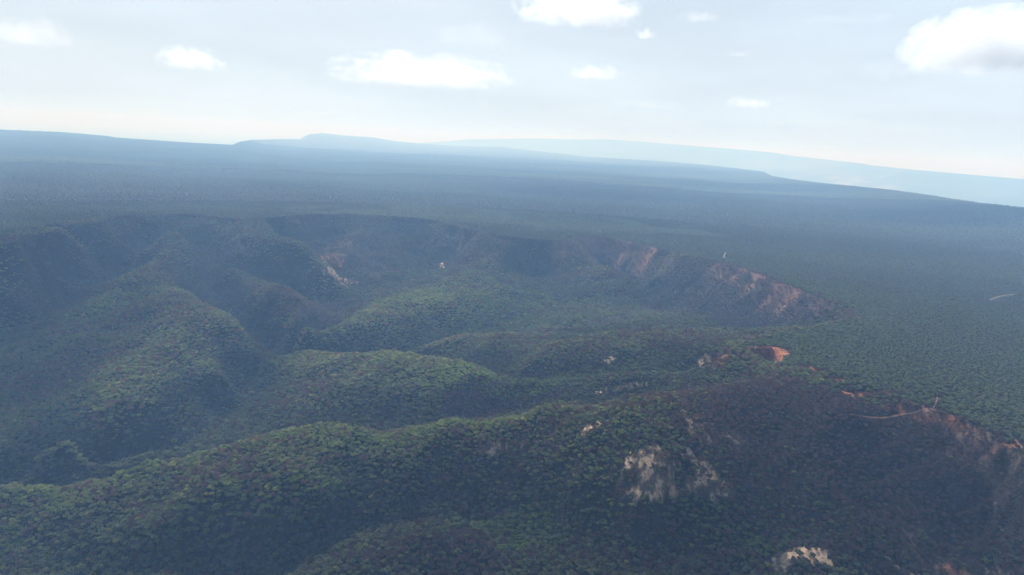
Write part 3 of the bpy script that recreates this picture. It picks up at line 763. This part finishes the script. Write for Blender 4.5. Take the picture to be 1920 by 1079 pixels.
proto = {}
q1, q2 = np.quantile(W1['scl'][top300], [0.33, 0.67])
WHERE = [(70, "in the bottom left corner"), (140, "just right of the bottom left corner"), (210, "left of the dark hollow"), (280, "at the dark hollow's left edge"),
         (350, "below the dark hollow"), (420, "at the dark hollow's right edge"), (490, "right of the dark hollow"), (560, "left of the knoll"), (630, "at the knoll's left foot"),
         (700, "low on the knoll's left flank"), (770, "high on the knoll's left flank"), (840, "left of the knoll top"), (910, "on the knoll top"), (980, "right of the knoll top"),
         (1060, "on the knoll's right flank"), (1150, "at the knoll's right foot"), (1280, "between knoll and sand banks"), (1430, "left of the sand banks"), (1600, "beside the sand banks"),
         (1760, "right of the sand banks"), (9999, "in the bottom right corner")]
ROWS = [(8, "front row"), (18, "second row"), (28, "third row"), (40, "fourth row"), (55, "fifth row"), (75, "sixth row"), (100, "seventh row"), (9999, "further back")]
def tree_label(bare, cl, px_, py_, sc_):
    size_ = "broad" if sc_ > q2 else "small" if sc_ < q1 else "medium"
    lum = cl[1]; yel_ = cl[0] / cl[1]
    look = (("pale" if lum > 0.15 else "dark") + " leafless grey-brown") if bare else (("pale " if lum > 0.19 else "bright " if lum > 0.155 else "mid " if lum > 0.12 else "dark ") + ("yellowish green" if yel_ > 0.88 else "green"))
    where = next(w for lim, w in WHERE if px_ < lim); row = next(w for lim, w in ROWS if 1079 - py_ < lim)
    return "%s %s tree %s, %s" % (size_, look, where, row)
for q in top300:
    bare = bool(W1['bare'][q])
    mi = (NLEAFY + int(rng.integers(NBARE))) if bare else int(rng.integers(NLEAFY))
    cm, tm, _ = near_models[mi]
    root = bpy.data.objects.new("tree", None); root.empty_display_size = 0.5; col.objects.link(root)
    root.location = (W1['x'][q], W1['y'][q], W1['z'][q]); root.rotation_euler = (0, 0, W1['rot'][q]); s_ = float(W1['scl'][q]); root.scale = (s_, s_, s_)
    tag(root, tree_label(bare, W1['col'][q], px[q], py[q], s_), "tree", "nearest trees of the valley forest")
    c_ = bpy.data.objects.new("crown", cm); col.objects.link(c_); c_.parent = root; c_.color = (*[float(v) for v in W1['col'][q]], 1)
    t_ = bpy.data.objects.new("trunk", tm); col.objects.link(t_); t_.parent = root

# everything behind them: one forest
def cat(k): return np.concatenate([W1[k][~sel], W4[k], W2[k], W3[k], W5[k]])
FX, FY, FZ = cat('x'), cat('y'), cat('z')
nA = (~sel).sum() + len(W4['x']); nB = len(W2['x']); nC = len(W3['x'])
bare_all = cat('bare')
vid = np.where(bare_all, NLEAFY + rng.integers(0, NBARE, len(FX)), rng.integers(0, NLEAFY, len(FX)))
vid[nA + nB:] = NLEAFY + NBARE + rng.integers(0, NFAR, len(FX) - nA - nB)
vid[nA + nB + nC:] = NLEAFY + NBARE + NFAR + rng.integers(0, 4, len(FX) - nA - nB - nC)
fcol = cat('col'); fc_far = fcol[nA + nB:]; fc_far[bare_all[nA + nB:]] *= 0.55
fme = bpy.data.meshes.new("forest"); fme.vertices.add(len(FX))
fme.vertices.foreach_set("co", np.stack([FX, FY, FZ], 1).astype(np.float32).ravel())
def fattr(name, typ, arr, key="value"):
    a = fme.attributes.new(name, typ, 'POINT'); a.data.foreach_set(key, arr)
fattr("vid", 'INT', vid.astype(np.int32)); fattr("scl", 'FLOAT', cat('scl').astype(np.float32))
rot3 = np.zeros((len(FX), 3), np.float32); rot3[:, 2] = cat('rot'); rot3[:, 0] = rng.normal(size=len(FX)) * .05; rot3[:, 1] = rng.normal(size=len(FX)) * .05
fattr("rot", 'FLOAT_VECTOR', rot3.ravel(), "vector")
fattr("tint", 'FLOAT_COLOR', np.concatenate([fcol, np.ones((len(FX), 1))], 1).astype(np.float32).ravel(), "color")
forest = bpy.data.objects.new("forest", fme); col.objects.link(forest)
tag(forest, "dense dry woodland of green and leafless trees over valleys and plateau", "forest", None, "stuff")
ng = bpy.data.node_groups.new("plant_forest", 'GeometryNodeTree')
ng.interface.new_socket("Geometry", in_out='INPUT', socket_type='NodeSocketGeometry')
ng.interface.new_socket("Geometry", in_out='OUTPUT', socket_type='NodeSocketGeometry')
gi = ng.nodes.new("NodeGroupInput"); go = ng.nodes.new("NodeGroupOutput")
iop = ng.nodes.new("GeometryNodeInstanceOnPoints"); ci = ng.nodes.new("GeometryNodeCollectionInfo")
ci.inputs["Collection"].default_value = lib; ci.inputs["Separate Children"].default_value = True; ci.inputs["Reset Children"].default_value = True
def na(name, typ):
    a = ng.nodes.new("GeometryNodeInputNamedAttribute"); a.data_type = typ; a.inputs["Name"].default_value = name; return a.outputs["Attribute"]
ng.links.new(gi.outputs[0], iop.inputs["Points"]); ng.links.new(ci.outputs[0], iop.inputs["Instance"])
iop.inputs["Pick Instance"].default_value = True
ng.links.new(na("vid", 'INT'), iop.inputs["Instance Index"]); ng.links.new(na("rot", 'FLOAT_VECTOR'), iop.inputs["Rotation"]); ng.links.new(na("scl", 'FLOAT'), iop.inputs["Scale"])
ng.links.new(iop.outputs[0], go.inputs[0])
md = forest.modifiers.new("plant", 'NODES'); md.node_group = ng
print("trees", len(FX), "ctrl", n, "ground verts", len(gx))

# ---------------------------------------------------------------- haze
HZ_TOP = 480.0
def box_mesh(name, x0, x1, y0, y1, z0, z1):
    V = np.array([(x, y, z) for z in (z0, z1) for y in (y0, y1) for x in (x0, x1)], float)
    Fc = [(0, 2, 3, 1), (4, 5, 7, 6), (0, 1, 5, 4), (2, 6, 7, 3), (0, 4, 6, 2), (1, 3, 7, 5)]
    return mesh_from(name, V, np.array(Fc), 4)
hm, ht, hout = new_mat("haze")
pv = N(ht, "ShaderNodeVolumePrincipled")
pv.inputs["Color"].default_value = (0.32, 0.575, 1.0, 1); pv.inputs["Density"].default_value = 1.95e-4
pv.inputs["Absorption Color"].default_value = (1, 1, 1, 1); pv.inputs["Anisotropy"].default_value = 0.05
ht.links.new(pv.outputs[0], hout.inputs["Volume"])
hme = box_mesh("haze", -80000, 80000, -80000, 80000, -520, HZ_TOP); hme.materials.append(hm)
haze = bpy.data.objects.new("haze", hme); col.objects.link(haze)
tag(haze, "pale blue haze filling the valleys and the distance", None, None, "stuff")

# ---------------------------------------------------------------- clouds
def cloud_mat(name, dens, seed, nscale, cut, base=-0.35, soft=0.35):
    m, t, out = new_mat(name)
    tc = N(t, "ShaderNodeTexCoord")                        # object coordinates: cloud fits in a unit ball
    ln = N(t, "ShaderNodeVectorMath", operation='LENGTH'); t.links.new(tc.outputs["Object"], ln.inputs[0])
    nz = N(t, "ShaderNodeTexNoise", noise_dimensions='4D'); nz.inputs["W"].default_value = seed * 3.7; nz.inputs["Detail"].default_value = 7; nz.inputs["Scale"].default_value = nscale; nz.inputs["Roughness"].default_value = .62
    mp = N(t, "ShaderNodeMapping"); t.links.new(tc.outputs["Object"], mp.inputs[0]); mp.inputs["Scale"].default_value = (1.7, 1.0, 0.75)
    t.links.new(mp.outputs[0], nz.inputs["Vector"])
    # v = noise*1.9 - length*... - cut
    a = N(t, "ShaderNodeMath", operation='MULTIPLY_ADD'); a.inputs[1].default_value = 3.0; t.links.new(nz.outputs["Fac"], a.inputs[0])
    b = N(t, "ShaderNodeMath", operation='MULTIPLY'); b.inputs[1].default_value = -1.0; t.links.new(ln.outputs["Value"], b.inputs[0]); t.links.new(b.outputs[0], a.inputs[2])
    c = N(t, "ShaderNodeMapRange"); c.inputs[1].default_value = cut + .3; c.inputs[2].default_value = cut + .3 + soft; c.inputs[3].default_value = 0; c.inputs[4].default_value = dens
    t.links.new(a.outputs[0], c.inputs[0])
    sp = N(t, "ShaderNodeSeparateXYZ"); t.links.new(tc.outputs["Object"], sp.inputs[0])
    e = N(t, "ShaderNodeMapRange"); e.inputs[1].default_value = base - .12; e.inputs[2].default_value = base + .12; e.inputs[3].default_value = 0; e.inputs[4].default_value = 1
    t.links.new(sp.outputs["Z"], e.inputs[0])
    f_ = N(t, "ShaderNodeMath", operation='MULTIPLY'); t.links.new(c.outputs[0], f_.inputs[0]); t.links.new(e.outputs[0], f_.inputs[1])
    v = N(t, "ShaderNodeVolumePrincipled"); v.inputs["Color"].default_value = (.90, .925, .96, 1); v.inputs["Anisotropy"].default_value = .35
    v.inputs["Absorption Color"].default_value = (.5, .5, .5, 1)
    t.links.new(f_.outputs[0], v.inputs["Density"]); t.links.new(v.outputs[0], out.inputs["Volume"])
    return m
def ball(name, seg=20, rings=12):
    V = [(0, 0, 1)]; Fc = []
    for i in range(1, rings):
        for j in range(seg):
            a = math.pi * i / rings; b = 2 * math.pi * j / seg
            V.append((math.sin(a) * math.cos(b), math.sin(a) * math.sin(b), math.cos(a)))
    V.append((0, 0, -1))
    me = bpy.data.meshes.new(name)
    for j in range(seg): Fc.append((0, 1 + j, 1 + (j + 1) % seg))
    for i in range(rings - 2):
        for j in range(seg):
            p = 1 + i * seg + j; q = 1 + i * seg + (j + 1) % seg
            Fc.append((p, p + seg, q + seg, q))
    L = len(V) - 1
    for j in range(seg): Fc.append((L, 1 + (rings - 2) * seg + (j + 1) % seg, 1 + (rings - 2) * seg + j))
    me.from_pydata(V, [], Fc); me.update()
    return me
BASE_ALT = 1500.0
def cloud(label, px_, py_, wpx, hpx, dens, seed, nscale=1.6, cut=0.35, base=-0.4, soft=1.15):
    d = ray(px_, py_); hor = math.hypot(d[0], d[1])
    t = (CAMZ + BASE_ALT) / max(d[2], 0.035)
    c = Vector((d[0] * t, d[1] * t, CAMZ + d[2] * t)); dist = t
    me = ball("cloud"); me.materials.append(cloud_mat("cloud_vapour", 0.45 * dens / (wpx / F * dist * 0.5), seed, nscale, cut, base, soft))
    o = bpy.data.objects.new("cloud", me); col.objects.link(o)
    o.location = c; o.rotation_euler = (0, 0, -math.atan2(d[0], d[1]))
    wx = wpx / F * dist / 2; wz = hpx / F * dist / 2
    o.scale = (wx, max(wz * 1.3, wx * .55), wz)
    tag(o, label, "cloud", "small clouds over the horizon")
    return o
cloud("large bright cumulus cloud with a blue-grey base at the right border of the sky", 1855, 92, 325, 160, 10, 1, 3.0, .2, -.45, .8)
cloud("thin grey wisp of cloud just left of the large bright cumulus", 1655, 137, 150, 62, 1.0, 2, 2.0, .55)
cloud("long lumpy row of bright cumulus in the middle of the sky", 795, 142, 400, 92, 7, 3, 4.2, .38, -.35, .8)
cloud("bright cloud with a grey underside cut by the upper border", 1085, 22, 270, 100, 9, 4, 3.0, .32, -.4, .8)
cloud("faint broad cloud above the long lumpy row", 890, 68, 240, 80, 1.2, 5, 2.0, .5)
cloud("small round-topped cloud between the left border and the long row", 357, 115, 130, 64, 6, 6, 2.2, .35)
cloud("white cloud bank cut by the left border of the sky", 25, 62, 240, 90, 3, 7, 1.8, .45)
cloud("small bright flat cloud right of the long lumpy row", 1115, 140, 120, 42, 5, 8, 2.0, .42)
cloud("small low flat cloud nearest above the right horizon", 1403, 195, 100, 32, 5, 9, 2.0, .4)
cloud("faint small puff high between the cut cloud and the large cumulus", 1310, 34, 90, 40, 2, 10, 1.8, .45)
cloud("tiny round puff below right of the cut cloud", 1210, 65, 42, 32, 3, 11, 1.6, .4)
cloud("tiny grey shred alone in the blue right of the middle", 1385, 103, 60, 18, 1.5, 12, 1.8, .45)
cloud("long thin straight streak left of the large cumulus", 1610, 38, 270, 26, 1.0, 13, 1.5, .4)
cloud("very faint low streak of cloud above the middle right horizon", 1205, 196, 150, 26, 1.0, 14, 2.0, .45)

# unseen overhead clouds shade the land; near ones added to darken foreground and haze
om, ot, oo = new_mat("shade_cloud_vapour")
ov = N(ot, "ShaderNodeVolumePrincipled"); ov.inputs["Color"].default_value = (.97, .98, 1, 1); ov.inputs["Density"].default_value = 0.003; ov.inputs["Anisotropy"].default_value = .6
ov.inputs["Absorption Color"].default_value = (1, 1, 1, 1)
ot.links.new(ov.outputs[0], oo.inputs["Volume"])
# (photo position of the shadow, half width m, half depth m)
SHADOW = [(20, 520, 330, 260, 420), (250, 455, 300, 130, 180), (380, 500, 90, 110, 200), (215, 525, 80, 70, 250), (560, 440, 150, 90, 350), (490, 640, 80, 70, 300), (1500, 352, 1500, 420, 420), (1850, 400, 700, 420, 420), (1130, 360, 900, 300, 250),
          (1100, 408, 320, 110, 250), (1400, 450, 60, 60, 120),
          (900, 1400, 420, 330, 420), (120, 1010, 230, 90, 620), (620, 960, 260, 90, 330), (1000, 930, 170, 70, 260), (1350, 960, 190, 80, 260), (1650, 860, 170, 90, 330), (1850, 980, 130, 80, 260)]  # near clouds, added to dim the foreground and the air before it
OV = []; OF = []
for k, (a, b, ax, ay, thick) in enumerate(SHADOW):
    gxx, gyy = hit(a, b); gz_ = 0.0
    alt = 2400.0 + 60 * (k % 3)
    t = alt / sun_dir.z
    c = np.array([gxx + sun_dir.x * t, gyy + sun_dir.y * t, alt])
    me = ball("tmp", 40, 22); V = np.array([v.co[:] for v in me.vertices])
    lump = 1 + 0.28 * fbm(V[:, 0] * 100 + 500 * k, V[:, 1] * 100 + V[:, 2] * 60, 60, 601 + k, 4)
    V = V * lump[:, None]
    V[:, 2] = np.where(V[:, 2] < 0, V[:, 2] * .25, V[:, 2])
    V = V * np.array([ax, ay, thick * 0.9]) + c + rng.normal(size=3) * 0.0
    b0 = sum(len(v) for v in OV); OV.append(V)
    for p in me.polygons: OF.append(tuple(b0 + i for i in p.vertices))
    bpy.data.meshes.remove(me)
ome = bpy.data.meshes.new("overhead_shade_clouds"); ome.from_pydata(np.vstack(OV).tolist(), [], OF); ome.update(); ome.materials.append(om)
oc = bpy.data.objects.new("overhead_shade_clouds", ome); col.objects.link(oc)
tag(oc, "unseen clouds above the frame shading land, some added to darken foreground and haze", "clouds", None, "stuff")
